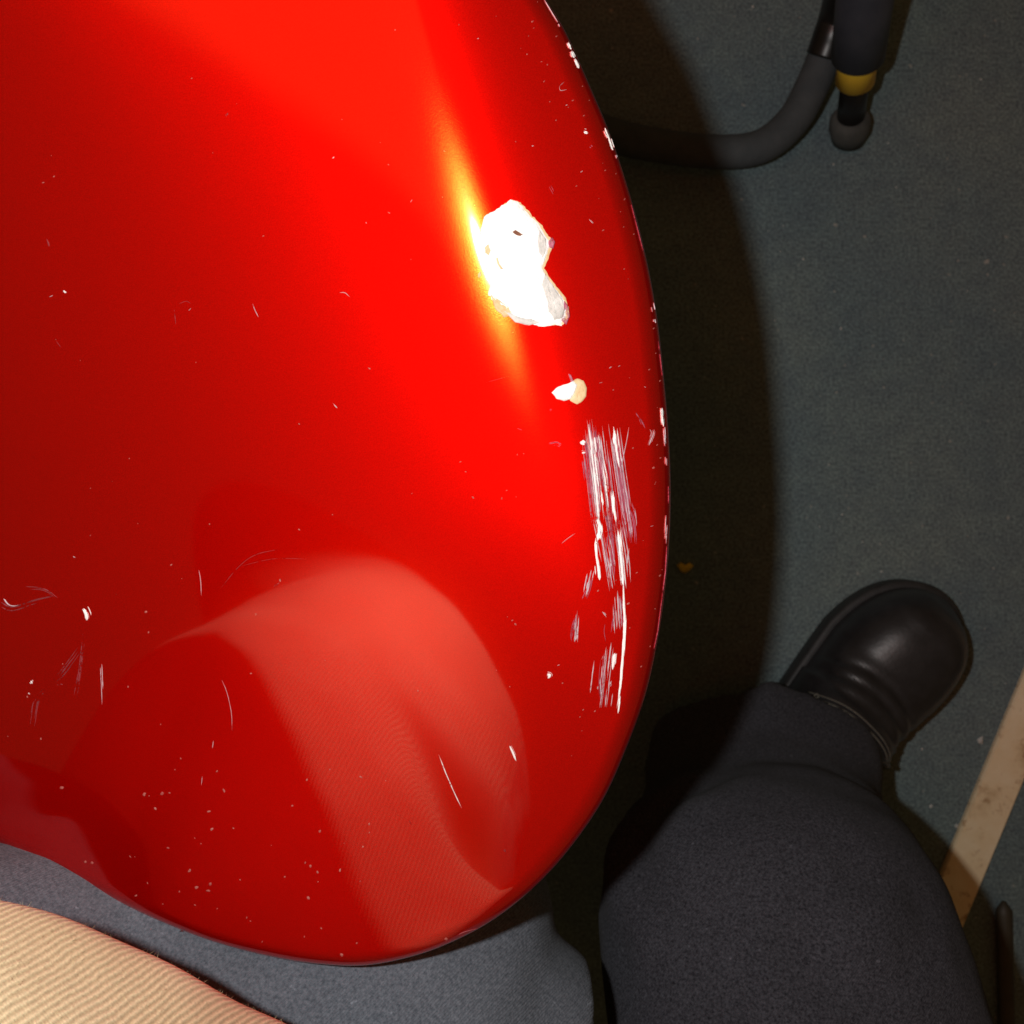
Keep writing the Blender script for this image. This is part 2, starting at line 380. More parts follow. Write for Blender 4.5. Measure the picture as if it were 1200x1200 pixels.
for k in range(NO): Fc.append(((nr - 1) * NO + k, (nr - 1) * NO + (k + 1) % NO, ctop))
THK = 0.043
prev = 0
ztop = np.array([V[k][2] for k in range(NO)]); zplane = ztop + 0.010
lower = []
for j, (inn, zf) in enumerate([(0.0, None), (0.0, 0.010), (0.0006, 0.006), (0.003, 0.0018), (0.008, 0.0)]):
    q = OL + NI * inn
    zz = (ztop + zplane - THK + 0.010) / 2 if zf is None else zplane - THK + zf
    b0 = len(V); V += [(q[k, 0], q[k, 1], zz[k]) for k in range(NO)]
    for k in range(NO):
        k2 = (k + 1) % NO; Fc.append((prev + k2, prev + k, b0 + k, b0 + k2))
    prev = b0
V.append((CX[0], CX[1], zc - THK)); cb = len(V) - 1
for k in range(NO): Fc.append((prev + (k + 1) % NO, prev + k, cb))
slab = link('body_slab', V, Fc, M['red'], guitar)
bm = bmesh.new(); bm.from_mesh(slab.data); bmesh.ops.recalc_face_normals(bm, faces=bm.faces[:]); bm.to_mesh(slab.data); bm.free()

# ---- chips: bare filler patches with thickness and a broken edge
def patch(name, outline, material, lift=0.00035, rough=0.00025, sub=4, jag=1.0, rings_=(1.0, 0.93, 0.78, 0.55, 0.3)):
    P = []
    O_ = np.array(outline, float); K = len(O_)
    for i in range(K):
        a, b = O_[i], O_[(i + 1) % K]
        for t in np.arange(sub) / sub: P.append(a + (b - a) * t + rng.normal(0, 0.45 * jag, 2))
    P = np.array(P); c = O_.mean(0); n = len(P); V = []; Fc = []
    for j, s in enumerate(rings_):
        q = c + (P - c) * s
        b = body_at(q[:, 0], q[:, 1], -0.00012 if j == 0 else lift)
        if j > 0: b[:, 2] += rng.uniform(-rough, rough, n)
        V += list(b)
    V.append(body_at(c[0], c[1], lift)[0])
    for j in range(len(rings_) - 1):
        for k in range(n): k2 = (k + 1) % n; Fc.append((j * n + k, j * n + k2, (j + 1) * n + k2, (j + 1) * n + k))
    j = len(rings_) - 1
    for k in range(n): Fc.append((j * n + k, j * n + (k + 1) % n, len(V) - 1))
    Fc = [f[::-1] for f in Fc]
    return link(name, V, Fc, material, guitar)
big = [(567, 252), (577, 247), (588, 240), (598, 233), (606, 235), (613, 241), (622, 252), (631, 261), (638, 272), (644, 281), (645, 290),
       (640, 303), (636, 314), (642, 325), (650, 336), (660, 349), (665, 360), (664, 373), (658, 382), (648, 382), (636, 384), (622, 380), (608, 377),
       (597, 371), (588, 362), (577, 352), (571, 345), (575, 330), (570, 318), (562, 305), (566, 290), (561, 275)]
under = [(c[0] + (c[0] - 606) * 0.045 + 1.5, c[1] + (c[1] - 310) * 0.02) for c in big]
o = patch('chip_rim', under, M['cream'], 0.00012, 0.00004, jag=1.2); o['label'] = 'cream undercoat rim showing round the white chip'
o = patch('paint_chip', big, M['filler'], 0.0005, 0.00005); o['label'] = 'large bare white chip beside the bright highlight'
o = patch('wood_speck', [(600, 272), (604, 270), (609, 273), (613, 275), (610, 277), (604, 276)], M['brown'], 0.00075, 0.0001, 2, 0.4); o['label'] = 'small brown dent in the white chip'
patch('filler_dent', [(568, 290), (572, 286), (575, 294), (573, 300), (569, 297)], M['cream'], 0.0006, 0.0001, 2, 0.5)
patch('filler_dent', [(581, 303), (583, 302), (586, 312), (590, 316), (587, 316), (583, 310)], M['cream'], 0.0007, 0.0001, 2, 0.3)
patch('filler_dent', [(560, 322), (563, 318), (564, 323), (561, 326)], M['cream'], 0.0004, 0.0001, 2, 0.3)
patch('shaded_filler_step', [(638, 320), (648, 335), (658, 349), (663, 362), (660, 374), (650, 377), (643, 366), (639, 348), (634, 334)], M['filler_shade'], 0.0008, 0.00022, 3, 0.9)  # greyer raised patches: the chip's shading painted as a darker filler
patch('shaded_filler_step', [(632, 268), (640, 280), (641, 292), (636, 304), (631, 296), (630, 282)], M['filler_shade'], 0.0007, 0.0002, 3, 0.7)
patch('shaded_filler_step', [(590, 364), (606, 372), (622, 374), (634, 378), (620, 381), (604, 378)], M['filler_shade'], 0.0007, 0.0002, 3, 0.7)
patch('lifted_paint_flake', [(642, 283), (647, 278), (650, 284), (648, 292), (644, 290)], M['mauve_scuff'], 0.0008, 0.0003, 2, 0.6)
patch('lifted_paint_flake', [(661, 352), (667, 362), (668, 372), (663, 381), (658, 376), (660, 364)], M['mauve_scuff'], 0.0009, 0.0003, 2, 0.6)
patch('lifted_paint_flake', [(575, 345), (585, 352), (596, 360), (602, 370), (590, 372), (580, 362)], M['cream'], 0.0005, 0.0003, 3, 0.8)
o = patch('chip_rim', [(668, 449), (676, 443), (684, 446), (688, 455), (687, 465), (681, 472), (676, 474), (668, 470), (664, 460)], M['cream'], 0.00035, 0.0001, 3, 0.5)
o = patch('paint_chip', [(646, 460), (654, 453), (664, 450), (672, 446), (677, 451), (674, 460), (669, 468), (660, 470), (652, 467)], M['filler'], 0.0007, 0.0001, 3, 0.5)
o['label'] = 'small wedge shaped white chip above the scuff marks'
patch('lifted_paint_flake', [(666, 438), (669, 439), (672, 447), (669, 448)], M['mauve_scuff'], 0.0005, 0.0002, 2, 0.3)

# ---- scratches: raised torn streaks
def scratch_or_reflection(pts, width, material, lift=0.00018, jag=0.22, name='scratch_or_reflection'):
    P = np.array(pts, float); seg = np.linalg.norm(np.diff(P, axis=0), axis=1).sum()
    C = spline(P, max(4, int(seg / max(len(P) - 1, 1) / 2.2))); n = len(C)
    T = np.gradient(C, axis=0); T /= np.maximum(np.linalg.norm(T, axis=1), 1e-6)[:, None]; Nn = np.stack([-T[:, 1], T[:, 0]], -1)
    dense = material in ('dense_scuff', 'white_scuff'); V = []; Fc = []
    strands = [(0.0, width * (0.60 if dense else 0.34), 0.0, 1.0)] if width < 3 or dense else []
    if width >= 3:
        for _ in range(int(width * (0.9 if dense else 0.85))):
            ln = rng.uniform(0.25, 0.8); st = rng.uniform(-0.06, 1.02 - ln)
            strands.append((rng.normal(0, 0.30) * width, rng.uniform(0.5, 1.5), max(st, 0), min(st + ln, 1)))
    for off, wd, u0, u1 in strands:
        i0, i1 = int(u0 * (n - 1)), max(int(u1 * (n - 1)), int(u0 * (n - 1)) + 2)
        i1 = min(i1, n - 1); i0 = min(i0, i1 - 2) if i1 >= 2 else 0
        c = C[i0:i1 + 1] + Nn[i0:i1 + 1] * off; m = len(c); nn = Nn[i0:i1 + 1]
        u = np.linspace(0, 1, m); prof = np.minimum(1, np.minimum(u, 1 - u) * 5 + 0.12)
        jl = np.convolve(rng.normal(0, jag, m + 2), [0.3, 0.4, 0.3], 'valid'); jr = np.convolve(rng.normal(0, jag, m + 2), [0.3, 0.4, 0.3], 'valid')
        Lp = c + nn * (wd / 2 * prof * (1 + jl))[:, None]; Rp = c - nn * (wd / 2 * prof * (1 + jr))[:, None]
        a_ = body_at(Lp[:, 0], Lp[:, 1], -0.00005); m_ = body_at(c[:, 0], c[:, 1], lift + rng.uniform(0, 0.00012)); b_ = body_at(Rp[:, 0], Rp[:, 1], -0.00005)
        b0 = len(V); V += list(a_) + list(m_) + list(b_)
        for k in range(m - 1):
            Fc += [(b0 + k, b0 + k + 1, b0 + m + k + 1, b0 + m + k), (b0 + m + k, b0 + m + k + 1, b0 + 2 * m + k + 1, b0 + 2 * m + k)]
    return link(name, V, Fc, M[material], guitar, smooth=False)
W, D, MV, G = 'white_scuff', 'dense_scuff', 'mauve_scuff', 'grey_scuff'
SCR = [
    # under-layer of mauve abrasion
    ([(686, 490), (690, 520), (694, 560), (699, 600)], 9, MV), ([(700, 500), (706, 545), (712, 590)], 11, MV), ([(723, 500), (727, 545), (735, 600), (740, 640)], 11, MV),
    ([(682, 540), (687, 570)], 7, MV), ([(712, 600), (716, 650), (716, 690)], 8, MV), ([(736, 590), (742, 615), (744, 640)], 9, MV), ([(706, 590), (712, 620), (708, 650)], 8, MV),
    ([(724, 700), (725, 722), (722, 742)], 13, MV), ([(707, 765), (704, 800), (706, 828)], 8, MV), ([(694, 672), (690, 690), (684, 705)], 8, MV), ([(678, 722), (673, 740), (673, 756)], 8, MV),
    # fine silvery haze of overlapping hairlines
    ([(688, 492), (696, 555), (703, 618)], 15, G), ([(702, 500), (709, 560), (716, 625)], 14, G), ([(718, 496), (727, 560), (738, 630)], 17, G), ([(700, 600), (711, 655), (717, 692)], 15, G),
    ([(722, 610), (730, 660), (732, 700)], 12, G), ([(721, 692), (724, 742)], 14, G), ([(718, 750), (712, 800), (708, 830)], 16, G), ([(690, 500), (700, 570), (706, 640)], 22, MV), ([(716, 500), (728, 575), (734, 650)], 24, MV),
    ([(676, 715), (674, 757)], 8, G), ([(693, 668), (686, 704)], 9, G),
    # main white streaks
    ([(690, 497), (693, 525), (697, 560), (700, 590), (702, 615)], 6.5, D), ([(697, 525), (699, 555), (702, 570)], 4.5, D), ([(701, 510), (704, 535), (709, 562), (713, 595)], 4.6, D),
    ([(719, 500), (722, 525), (726, 548)], 7, D), ([(725, 540), (729, 570), (731, 600), (736, 615)], 4, G), ([(739, 487), (736, 510), (731, 535), (727, 555)], 3, G),
    ([(704, 575), (707, 592)], 4, D), ([(718, 575), (720, 598), (722, 612)], 5.5, D), ([(697, 512), (699, 530)], 6, W), ([(680, 520), (686, 517)], 8, D), ([(682, 531), (686, 530)], 4, D),
    ([(700, 608), (703, 620), (700, 634)], 9, D), ([(698, 630), (699, 650), (703, 672)], 5.5, D), ([(701, 660), (703, 680)], 6, W), ([(724, 620), (727, 645), (729, 668), (731, 690)], 7, D),
    ([(730, 685), (731, 705), (732, 725), (731, 750), (729, 780), (727, 805), (723, 830)], 5.2, D), ([(727, 815), (724, 836)], 3.5, W),
    ([(738, 610), (740, 628)], 3, G), ([(743, 590), (746, 612), (744, 628)], 3.5, G), ([(715, 625), (716, 655), (714, 680)], 4, G), ([(737, 640), (735, 665)], 3, G),
    ([(720, 765), (718, 785)], 6, W), ([(706, 780), (705, 800), (707, 822)], 6, G), ([(708, 768), (705, 775)], 4, G), ([(717, 798), (714, 804)], 4, G), ([(701, 800), (701, 808)], 3, G),
    ([(706, 716), (709, 720), (714, 726)], 4, G), ([(709, 731), (708, 740), (710, 752)], 2.6, MV),
    ([(676, 730), (675, 745), (673, 754)], 5, G), ([(690, 682), (687, 695)], 4, G), ([(641, 790), (645, 791), (642, 795)], 5, W), ([(653, 780), (656, 779)], 2.2, G),
    ([(745, 484), (752, 495), (757, 507)], 5, MV), ([(760, 497), (766, 506), (763, 516), (760, 524)], 5.5, G), ([(750, 490), (753, 500)], 4, MV),
    ([(641, 524), (652, 522), (658, 524)], 8, MV), ([(644, 480), (648, 480)], 4, MV), ([(714, 432), (718, 429)], 3, G), ([(724, 430), (727, 428)], 2, G), ([(755, 453), (757, 454)], 2.4, G), ([(702, 449), (706, 448)], 2, G),
    ([(658, 637), (664, 632), (674, 625)], 2.2, G), ([(762, 617), (766, 616)], 2, G),
    # front-face scratches, plus far-left strokes painting a reflection
    ([(514, 884), (522, 905), (532, 928), (541, 947)], 2.2, W), ([(597, 874), (601, 882), (605, 892)], 4.5, W), ([(233, 668), (235, 680), (236, 698)], 2.6, G),
    ([(260, 797), (266, 812), (271, 835), (272, 856)], 1.8, G), ([(250, 868), (249, 877)], 2.4, G), ([(237, 910), (236, 920)], 2.4, G), ([(98, 713), (101, 720), (102, 727)], 7, D),
    ([(117, 776), (118, 800), (119, 828)], 4.5, G), ([(0, 706), (14, 712), (40, 704), (66, 698)], 5, MV), ([(4, 702), (10, 709), (20, 710), (24, 702)], 3, G), ([(30, 688), (52, 690), (68, 700)], 5, MV),  # strokes near the left border paint a crumpled reflection, next row too
    ([(64, 800), (80, 780), (100, 752)], 8, MV), ([(36, 850), (42, 820), (58, 800)], 9, MV), ([(98, 740), (92, 790), (86, 826)], 5, MV), ([(36, 798), (38, 801)], 4, W), ([(33, 812), (35, 814)], 3, W), ([(66, 802), (74, 803)], 4, MV),
    ([(296, 356), (299, 364), (303, 372)], 2.8, G), ([(210, 356), (218, 353), (224, 356)], 2, MV), ([(221, 364), (224, 361)], 2.4, G), ([(204, 362), (206, 380)], 2.4, MV),
    ([(390, 472), (396, 478)], 3, G), ([(398, 343), (404, 343), (410, 348)], 2.6, G), ([(387, 187), (391, 183)], 3, G), ([(559, 44), (562, 43)], 3.5, G), ([(266, 132), (267, 138)], 4, MV), ([(55, 280), (58, 291)], 3, MV), ([(74, 341), (78, 343)], 4, W), ([(58, 348), (62, 346)], 2.4, G),
    ([(661, 96), (656, 101), (657, 106), (664, 105)], 1.8, G), ([(684, 155), (689, 156)], 5, W), ([(663, 124), (666, 123)], 3.2, G), ([(623, 171), (627, 169)], 3.2, G), ([(643, 216), (649, 227)], 3.5, MV), ([(691, 256), (697, 263)], 3, G), ([(693, 173), (690, 170)], 3, MV), ([(680, 202), (683, 200)], 2.4, G),
    ([(429, 260), (431, 262)], 3, G), ([(481, 237), (483, 234)], 2, G), ([(520, 178), (521, 176)], 3, G), ([(66, 400), (72, 408)], 2.2, MV), ([(86, 653), (88, 652)], 4, G),
    ([(536, 1096), (545, 1092), (560, 1088)], 2.4, MV), ([(478, 960), (482, 966)], 1.6, MV), ([(590, 996), (594, 1000)], 4, MV), ([(320, 690), (325, 684), (330, 682)], 3, MV),
    ([(258, 690), (280, 664), (300, 650), (330, 643)], 2.2, MV), ([(280, 664), (320, 655), (360, 655)], 1.6, MV),
    ([(570, 448), (600, 440)], 1.4, MV), ([(606, 502), (612, 504)], 2, MV),
]
for s in SCR: scratch_or_reflection(s[0], s[1], 'faint_scuff_reflection' if s[2] == MV and s[0][0][0] < 600 else s[2])
# worn white nicks along the very edge
def edge_nick(py0, py1, width, material, inset):
    ys = np.linspace(py0, py1, max(3, int(abs(py1 - py0) / 3) + 1)); oy = np.array([p[1] for p in OUT[:21]]); ox = np.array([p[0] for p in OUT[:21]])
    xs = np.interp(ys, oy, ox) - inset
    scratch_or_reflection(list(zip(xs, ys)), width, material, lift=0.0004, name='edge_nick')
for y0, y1, wd, mt, ins in [(0, 26, 2.5, G, 2), (50, 58, 4, W, 2.5), (60, 68, 6, D, 3), (69, 80, 6, D, 3.2), (28, 34, 3, G, 2), (150, 163, 5, D, 2.8), (160, 176, 5, D, 2.8), (182, 187, 3, G, 2),
                           (355, 366, 4, G, 2.4), (374, 380, 4, G, 2.2), (478, 500, 5, W, 5), (498, 528, 4, G, 4), (526, 548, 3, G, 4), (570, 590, 2, MV, 2), (604, 640, 4.5, G, 3.5), (640, 700, 2, MV, 2), (700, 760, 1.6, MV, 2), (240, 300, 1.2, MV, 1.6), (400, 440, 1.4, MV, 1.6)]:
    edge_nick(y0, y1, wd, mt, ins)

# dust and tiny nicks: too small to pick apart
V, Fc = [], []
def speck(px, py, r, el, ang):
    b0 = len(V); n = 6
    q = [(px + math.cos(ang) * math.cos(t) * r * el - math.sin(ang) * math.sin(t) * r, py + math.sin(ang) * math.cos(t) * r * el + math.cos(ang) * math.sin(t) * r) for t in np.arange(n) * 2 * math.pi / n]
    q = np.array(q) + rng.normal(0, r * 0.2, (n, 2))
    V.extend(body_at(q[:, 0], q[:, 1], -0.00004)); V.append(body_at(px, py, 0.00022)[0])
    Fc.extend((b0 + (k + 1) % n, b0 + k, b0 + n) for k in range(n))
for i in range(46): speck(rng.uniform(150, 460), rng.uniform(880, 1110) , rng.uniform(0.5, 1.35), rng.uniform(1, 2.2), rng.uniform(0, 3.1))
for i in range(70): 
    t = rng.uniform(0, 1); y = 900 * t; speck(np.interp(y, [p[1] for p in OUT[:21]], [p[0] for p in OUT[:21]]) - 4 - abs(rng.normal(0, 45)), y, rng.uniform(0.4, 1.0), rng.uniform(1, 2.5), rng.uniform(-0.9, -0.4))
for i in range(60): speck(rng.uniform(5, 640), rng.uniform(5, 900), rng.uniform(0.4, 1.0), rng.uniform(1, 2.5), rng.uniform(0, 3.1))
for px, py, r in [(364, 1015, 1.8), (372, 1022, 1.6), (375, 974, 1.6), (361, 1052, 1.8), (400, 1119, 2), (523, 1101, 2.2), (169, 931, 2), (190, 930, 2), (150, 805, 1.2), (182, 948, 1.8), (222, 1020, 2.2), (230, 1040, 2.2), (246, 1036, 1.8), (72, 923, 2.4), (108, 1011, 1.8), (100, 1010, 1.5), (171, 717, 1.4), (300, 720, 1.6), (328, 680, 1.8)]:
    speck(px, py, r, 1.3, rng.uniform(0, 3))
link('dust_speck', V, Fc, M['speck'], guitar, smooth=False, kind='stuff')

# ================================================================== person: trousers, knitted shirt, boot
person = empty('person', (0.10, -0.25, 0))
tag(person, 'seated person in charcoal trousers, tan knitted top and black boot, guitar on lap', 'person')
def child_fix(o): o.matrix_parent_inverse = Matrix.Translation((-0.10, 0.25, 0))
def remesh(name, geos, voxel, smooth_it, material, parent, wrinkle=None):
    V, Fc = [], []
    for v, f in geos:
        b0 = len(V); V += list(v); Fc += [tuple(b0 + i for i in q) for q in f]
    o = link(name + '_raw', V, Fc, None)
    md = o.modifiers.new('r', 'REMESH'); md.mode = 'VOXEL'; md.voxel_size = voxel
    ms = o.modifiers.new('s', 'SMOOTH'); ms.factor = 0.5; ms.iterations = smooth_it
    dg = bpy.context.evaluated_depsgraph_get(); dg.update()
    me = bpy.data.meshes.new_from_object(o.evaluated_get(dg)); me.name = name
    bpy.data.objects.remove(o)
    if wrinkle:
        nv = len(me.vertices); co = np.empty(nv * 3); nn = np.empty(nv * 3)
        me.vertices.foreach_get('co', co); me.vertices.foreach_get('normal', nn); co = co.reshape(-1, 3); nn = nn.reshape(-1, 3)
        co += nn * np.array([wrinkle(Vector(c)) for c in co])[:, None]
        me.vertices.foreach_set('co', co.ravel()); me.update()
    me.materials.clear(); me.materials.append(material)
    me.polygons.foreach_set('use_smooth', [True] * len(me.polygons))
    r = bpy.data.objects.new(name, me); COL.objects.link(r); r.parent = parent; child_fix(r); return r
def limb(pts, radii, n=10, seg=28):
    P = spline(pts, n); R = spline(radii, n); return tube_geo(P, [tuple(r) for r in R], seg)
right_leg = limb([(0.190, -0.52, 0.33), (0.176, -0.38, 0.318), (0.156, -0.29, 0.302), (0.148, -0.233, 0.270), (0.154, -0.215, 0.220), (0.163, -0.213, 0.175), (0.176, -0.203, 0.120), (0.188, -0.186, 0.068)],
                 [(0.104, 0.085), (0.104, 0.085), (0.103, 0.080), (0.100, 0.072), (0.092, 0.058), (0.086, 0.052), (0.083, 0.053), (0.087, 0.060)])
left_leg = limb([(-0.03, -0.52, 0.40), (-0.035, -0.36, 0.392), (-0.055, -0.24, 0.372), (-0.085, -0.12, 0.345), (-0.12, 0.02, 0.335), (-0.13, 0.06, 0.28), (-0.12, 0.05, 0.10)],
                [(0.078, 0.08), (0.078, 0.08), (0.076, 0.070), (0.075, 0.06), (0.07, 0.06), (0.06, 0.06), (0.06, 0.06)])
cover = limb([(-0.030, -0.52, 0.405), (-0.034, -0.36, 0.396), (-0.056, -0.25, 0.378), (-0.080, -0.15, 0.345), (-0.090, -0.06, 0.335)], [(0.090, 0.085), (0.090, 0.085), (0.086, 0.082), (0.084, 0.066), (0.075, 0.060)])
lap = limb([(-0.42, -0.24, 0.51), (-0.33, -0.24, 0.508), (-0.262, -0.24, 0.485), (-0.185, -0.215, 0.395), (-0.08, -0.23, 0.385), (0.0, -0.28, 0.37)], [(0.085, 0.078)] * 3 + [(0.075, 0.066)] * 3)
def wr(co):
    n1 = noise.noise(Vector((co.x * 14, co.y * 9, co.z * 14))); n2 = noise.noise(Vector((co.x * 40, co.y * 34, co.z * 40 + 5)))
    f = math.sin(co.y * 95 + 3.2 * noise.noise(Vector((co.x * 12, co.y * 12, co.z * 8))) + co.x * 40 + co.z * 70); k = noise.noise(Vector((co.x * 10 + 7, co.y * 10, co.z * 10)))
    return 0.0040 * n1 + 0.0012 * n2 + 0.0065 * f * max(0, k + 0.06) * 1.6
remesh('trousers', [right_leg, left_leg], 0.0042, 8, M['cloth'], person, wr)
o = remesh('lap_cloth', [cover, lap], 0.0042, 6, M['grey_cloth'], person, wr); o['label'] = 'slate grey cloth over the lap under the guitar'

# shirt: a torso with a bulging front that overhangs the lap, open hem tucked behind the guitar
SCX, SCY = -0.180, -0.284
def ss(a, b, x): 
    t = min(max((x - a) / (b - a), 0), 1); return t * t * (3 - 2 * t)
def shirt_p(t, z, detail=True):
    X = SCX + ((0.100 + 0.068 * (1 - ss(0.575, 0.645, z))) if math.cos(t) > 0 else 0.150) * math.cos(t) - 0.20 * max(z - 0.66, 0) - 0.6 * max(z - 0.80, 0); y = SCY + 0.112 * math.copysign(abs(math.sin(t)) ** 0.65, math.sin(t))
    if math.sin(t) > 0:
        ze = min(max(0.490 + (-0.05 - X) * 0.75, 0.46), 0.62); d = z - ze; sn = math.sin(t) ** 0.6
        e = 0.062 * (1 - ss(-0.180, -0.055, X)) - 0.006 * ss(-0.09, -0.05, X)
        if d < 0: e -= 0.95 * (math.sqrt(d * d + 0.012 ** 2) - 0.012)
        else: e -= 0.20 * (math.sqrt(d * d + 0.03 ** 2) - 0.03)
        fw = ss(-0.135, -0.065, X)                                   # fold across the right half of the belly
        e -= 0.10 * fw * math.exp(-((z - 0.640 + 0.1 * (X + 0.057)) / (0.012 + 0.026 * fw)) ** 2)
        e = max(e, -0.10)
        y += e * sn
    w_ = 0.0035 * noise.noise(Vector((X * 9, y * 9, z * 14))) + 0.0012 * noise.noise(Vector((X * 30, y * 30, z * 34)))
    return (X + w_ * math.cos(t), y + w_ * math.sin(t), z)
R = np.linspace(0.40, 1.08, 200)[:, None]; NS = 300; V = []; Fc = []; UV = []
for i in range(len(R)):
    for k in range(NS): V.append(shirt_p(2 * math.pi * k / NS, R[i][0]))
nR = len(R)
for i in range(nR - 1):
    for k in range(NS): Fc.append((i * NS + k, i * NS + (k + 1) % NS, (i + 1) * NS + (k + 1) % NS, (i + 1) * NS + k))
Fc.append(tuple((nR - 1) * NS + k for k in range(NS)))
shirt = link('shirt', V, Fc, M['shirt'], person); child_fix(shirt)
uvl = shirt.data.uv_layers.new(name='rib')
for poly in shirt.data.polygons:
    ks = [l % NS for l in poly.vertices]; wrap = max(ks) - min(ks) > NS / 2
    for li, vi in zip(poly.loop_indices, poly.vertices):
        k = vi % NS; i = vi // NS
        if wrap and k < NS / 2: k += NS
        q = shirt.data.vertices[vi].co
        uvl.data[li].uv = ((4000 * q.x + 750 * q.z) / 6.6 * 0.314, (1550 * q.x - 4000 * q.z) / 8.2 * 0.314)   # slanting ribs about 2 mm apart
# stray fibres on the knit
V, Fc = [], []
for i in range(3200):
    t = rng.uniform(0.5, 1.9); z = rng.uniform(0.50, 0.64); p0 = np.array(shirt_p(t, z)); nn = np.cross(np.array(shirt_p(t + 0.01, z)) - p0, np.array(shirt_p(t, z + 0.003)) - p0); nn /= np.linalg.norm(nn)
    d = nn + rng.normal(0, 0.55, 3); d /= np.linalg.norm(d); l = rng.uniform(0.0008, 0.0028); s = np.cross(d, [0, 0, 1.0]); s /= np.linalg.norm(s) + 1e-9
    p0 = p0 - nn * 0.0003; b0 = len(V); wq = 0.00007
    V += [p0 - s * wq, p0 + s * wq, p0 + np.cross(s, d) * wq, p0 + d * l]; Fc += [(b0, b0 + 1, b0 + 3), (b0 + 1, b0 + 2, b0 + 3), (b0 + 2, b0, b0 + 3)]
o = link('stray_fibre', V, Fc, M['shirt'], shirt, kind='stuff')

# boot
toe = at(1111, 706, 0.03)[:2]; ax = np.array([0.70, 0.714]); ax /= np.linalg.norm(ax); sd = np.array([ax[1], -ax[0]])
LEN = 0.29; heel = toe - ax * LEN
def half_w(u):      # u 0 heel .. 1 toe
    return np.interp(u, [0, 0.03, 0.1, 0.25, 0.45, 0.62, 0.74, 0.84, 0.91, 0.96, 0.985, 1.0], [0.006, 0.02, 0.030, 0.034, 0.036, 0.044, 0.049, 0.0475, 0.040, 0.029, 0.018, 0.004])
def top_h(u):
    return np.interp(u, [0, 0.05, 0.15, 0.3, 0.42, 0.52, 0.62, 0.72, 0.82, 0.90, 0.95, 0.985, 1.0], [0.06, 0.10, 0.13, 0.135, 0.125, 0.105, 0.086, 0.071, 0.074, 0.073, 0.060, 0.042, 0.026])
boot = empty('boot'); boot.parent = person; child_fix(boot)
us = np.concatenate([np.linspace(0, 0.55, 36), 0.56 + 0.44 * np.sin(np.linspace(0, math.pi / 2, 90))]); NSG = 40; V = []; Fc = []
hw_s = np.array([0.049 * max(1 - ((u - 0.74) / 0.26) ** 2.4, 0.0) ** 0.5 if u > 0.74 else np.mean([half_w(np.clip(u + d, 0, 0.74)) for d in (-0.02, -0.01, 0, 0.01, 0.02)]) for u in us])
th_s = np.array([np.mean([top_h(np.clip(u + d, 0, 1)) for d in (-0.02, -0.01, 0, 0.01, 0.02)]) for u in us])
def shell(u, hw, th, a, inflate=0.0):
    c = heel + ax * LEN * u
    y = math.copysign(abs(math.cos(a)) ** 0.80, math.cos(a)); zz = abs(math.sin(a)) ** 0.72
    h = 0.020 + (th - 0.020) * zz
    cr = 0.0
    for uc, dep, wd in ((0.705, 0.0022, 0.010), (0.665, 0.0026, 0.010), (0.625, 0.0018, 0.009)):
        uu = u + 0.05 * y * y; cr -= dep * math.exp(-((uu - uc) / wd) ** 2) * zz
    if u < 0.60: cr += 0.0022                      # quarters overlap the vamp
    w_ = hw * y
    return np.array([*(c + sd * w_ * (1 + (cr + inflate) / 0.05)), h + cr + inflate])
for u, hw, th in zip(us, hw_s, th_s):
    for k in range(NSG + 1): V.append(shell(u, hw, th, math.pi * k / NSG))
for i in range(len(us) - 1):
    for k in range(NSG): a = i * (NSG + 1) + k; Fc.append((a, a + 1, a + NSG + 2, a + NSG + 1))
up = link('upper', V, Fc, M['leather'], boot)
bm = bmesh.new(); bm.from_mesh(up.data); bmesh.ops.recalc_face_normals(bm, faces=bm.faces[:]); bm.to_mesh(up.data); bm.free()
# sole with a welt standing proud of the upper
pts2 = []
for u, hw in zip(us, hw_s): pts2.append(heel + ax * (LEN * u + 0.0055 * max(u - 0.74, 0) / 0.26) + sd * hw * (1 + 0.0055 / 0.049))
for u, hw in zip(us[::-1], hw_s[::-1]): pts2.append(heel + ax * (LEN * u + 0.0055 * max(u - 0.74, 0) / 0.26) - sd * hw * (1 + 0.0055 / 0.049))
pts2 = np.array(pts2); nP = len(pts2); cN = pts2.mean(0); V = []; Fc = []
for s, z in ((0.97, 0.0), (1.0, 0.003), (1.0, 0.020), (0.985, 0.0225), (0.93, 0.0228)): V += [(*(cN + (q - cN) * s), z) for q in pts2]
for j in range(4):
    for k in range(nP): k2 = (k + 1) % nP; Fc.append((j * nP + k, j * nP + k2, (j + 1) * nP + k2, (j + 1) * nP + k))
Fc.append(tuple(range(nP))); Fc.append(tuple(4 * nP + k for k in range(nP)))
so = link('sole', V, Fc, M['sole'], boot)
bm = bmesh.new(); bm.from_mesh(so.data); bmesh.ops.recalc_face_normals(bm, faces=bm.faces[:]); bm.to_mesh(so.data); bm.free()
def on_boot(u, a, inf=0.0008):
    return shell(u, np.interp(u, us, hw_s), np.interp(u, us, th_s), a, inf)
for uo in (0.592, 0.580):
    tube('stitched_seam', [on_boot(uo - 0.05 * math.cos(a) ** 2 , a, 0.0012) for a in np.linspace(0.42, math.pi - 0.42, 36)], 0.00055, M['thread'], boot, 8)
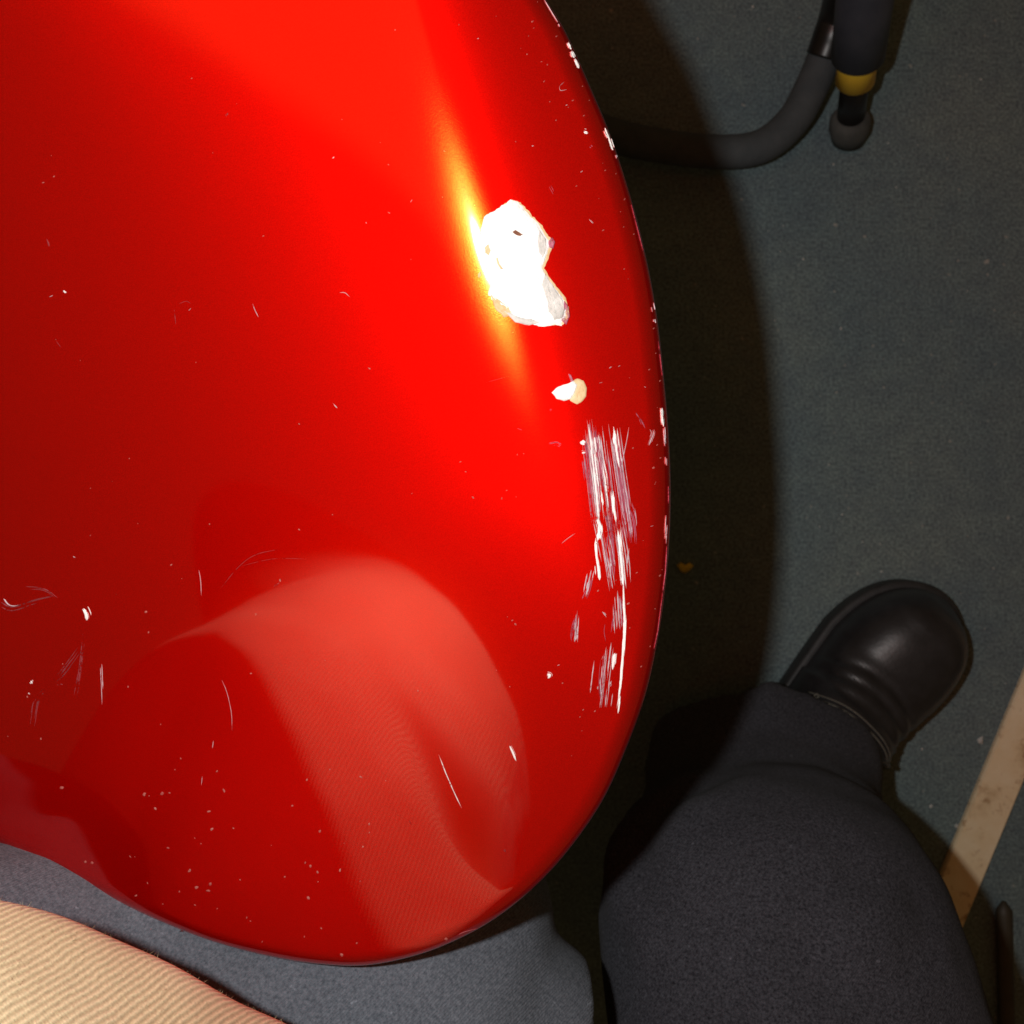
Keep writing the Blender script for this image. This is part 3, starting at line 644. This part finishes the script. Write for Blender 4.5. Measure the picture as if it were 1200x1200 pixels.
for u, a in ((0.555, 0.62), (0.555, math.pi - 0.62)):
    c = on_boot(u, a, 0.001); nrm_ = np.array([*(sd * math.cos(a)), math.sin(a)])
    th = np.linspace(0, 2 * math.pi, 17); e1_ = np.cross(nrm_, [*ax, 0]); e2_ = np.array([*ax, 0])
    tube('eyelet', [c + (e1_ * math.cos(t) + e2_ * math.sin(t)) * 0.0016 for t in th], 0.0007, M['thread'], boot, 8)
for u0 in (0.50, 0.545):
    tube('lace', [on_boot(u0 + 0.012 * math.sin(a * 3), a, 0.003) for a in np.linspace(0.85, math.pi - 0.85, 20)], 0.0022, M['black'], boot, 10)
# trouser hem shadow gap is closed by the ankle of the boot (upper reaches into the hem)

# ================================================================== guitar stand
stand = empty('guitar_stand', tuple(float(v) for v in at(997, 150, 0)))
tag(stand, 'black guitar stand leg with yellow band, rubber foot and curved foam tube', 'guitar stand')
def sfix(o): o.matrix_parent_inverse = stand.matrix_basis.inverted(); return o
S0, S1 = at(995, 154, 0.014), at(1017, -30, 0.15); sdv = (S1 - S0); SL = np.linalg.norm(sdv); sdv = sdv / SL
def on(l): return S0 + sdv * l
def ly(py):                                   # length along the leg that appears at photo row py
    lo, hi = -0.05, 0.6
    for _ in range(40):
        m_ = (lo + hi) / 2; q = on(m_)
        if HALF - F * q[1] / (CAMZ - q[2]) > py: lo = m_
        else: hi = m_
    return lo
l_b, l_s = ly(95), ly(66)
sfix(tube('rubber_foot', [on(-0.008), on(-0.0075), on(0.004), on(0.012), on(0.017), on(0.0175)], [0.008, 0.0135, 0.0162, 0.0160, 0.0135, 0.010], M['rubber'], stand, 32))
sfix(tube('pole', [on(0.010), on(l_b * 0.7), on(l_b + 0.02)], 0.0108, M['black'], stand, 28))
sfix(tube('yellow_band', [on(l_b), on(l_b + 0.0003), on(l_s), on(l_s + 0.01)], [0.0125, 0.0146, 0.0146, 0.0146], M['yellow'], stand, 36))
sfix(tube('foam_sleeve', [on(l_s), on(l_s + 0.0004), on(l_s + 0.05), on(l_s + 0.12), on(l_s + 0.26)], [0.0185, 0.0195, 0.0198, 0.0202, 0.0202], M['sleeve'], stand, 40))
ct = spline([at(560, 90, 0.03), at(700, 152, 0.03), at(780, 172, 0.03), at(850, 178, 0.03), at(895, 170, 0.032), at(930, 140, 0.035), at(953, 98, 0.042), at(968, 62, 0.052)], 10)
sfix(tube('curved_tube', ct, 0.0132, M['foam'], stand, 28))
ct2 = spline([at(966, 67, 0.051), at(974, 44, 0.058), at(984, 12, 0.07), at(1000, -60, 0.12)], 8)
sfix(tube('tube_collar', ct2, 0.0142, M['black'], stand, 28))
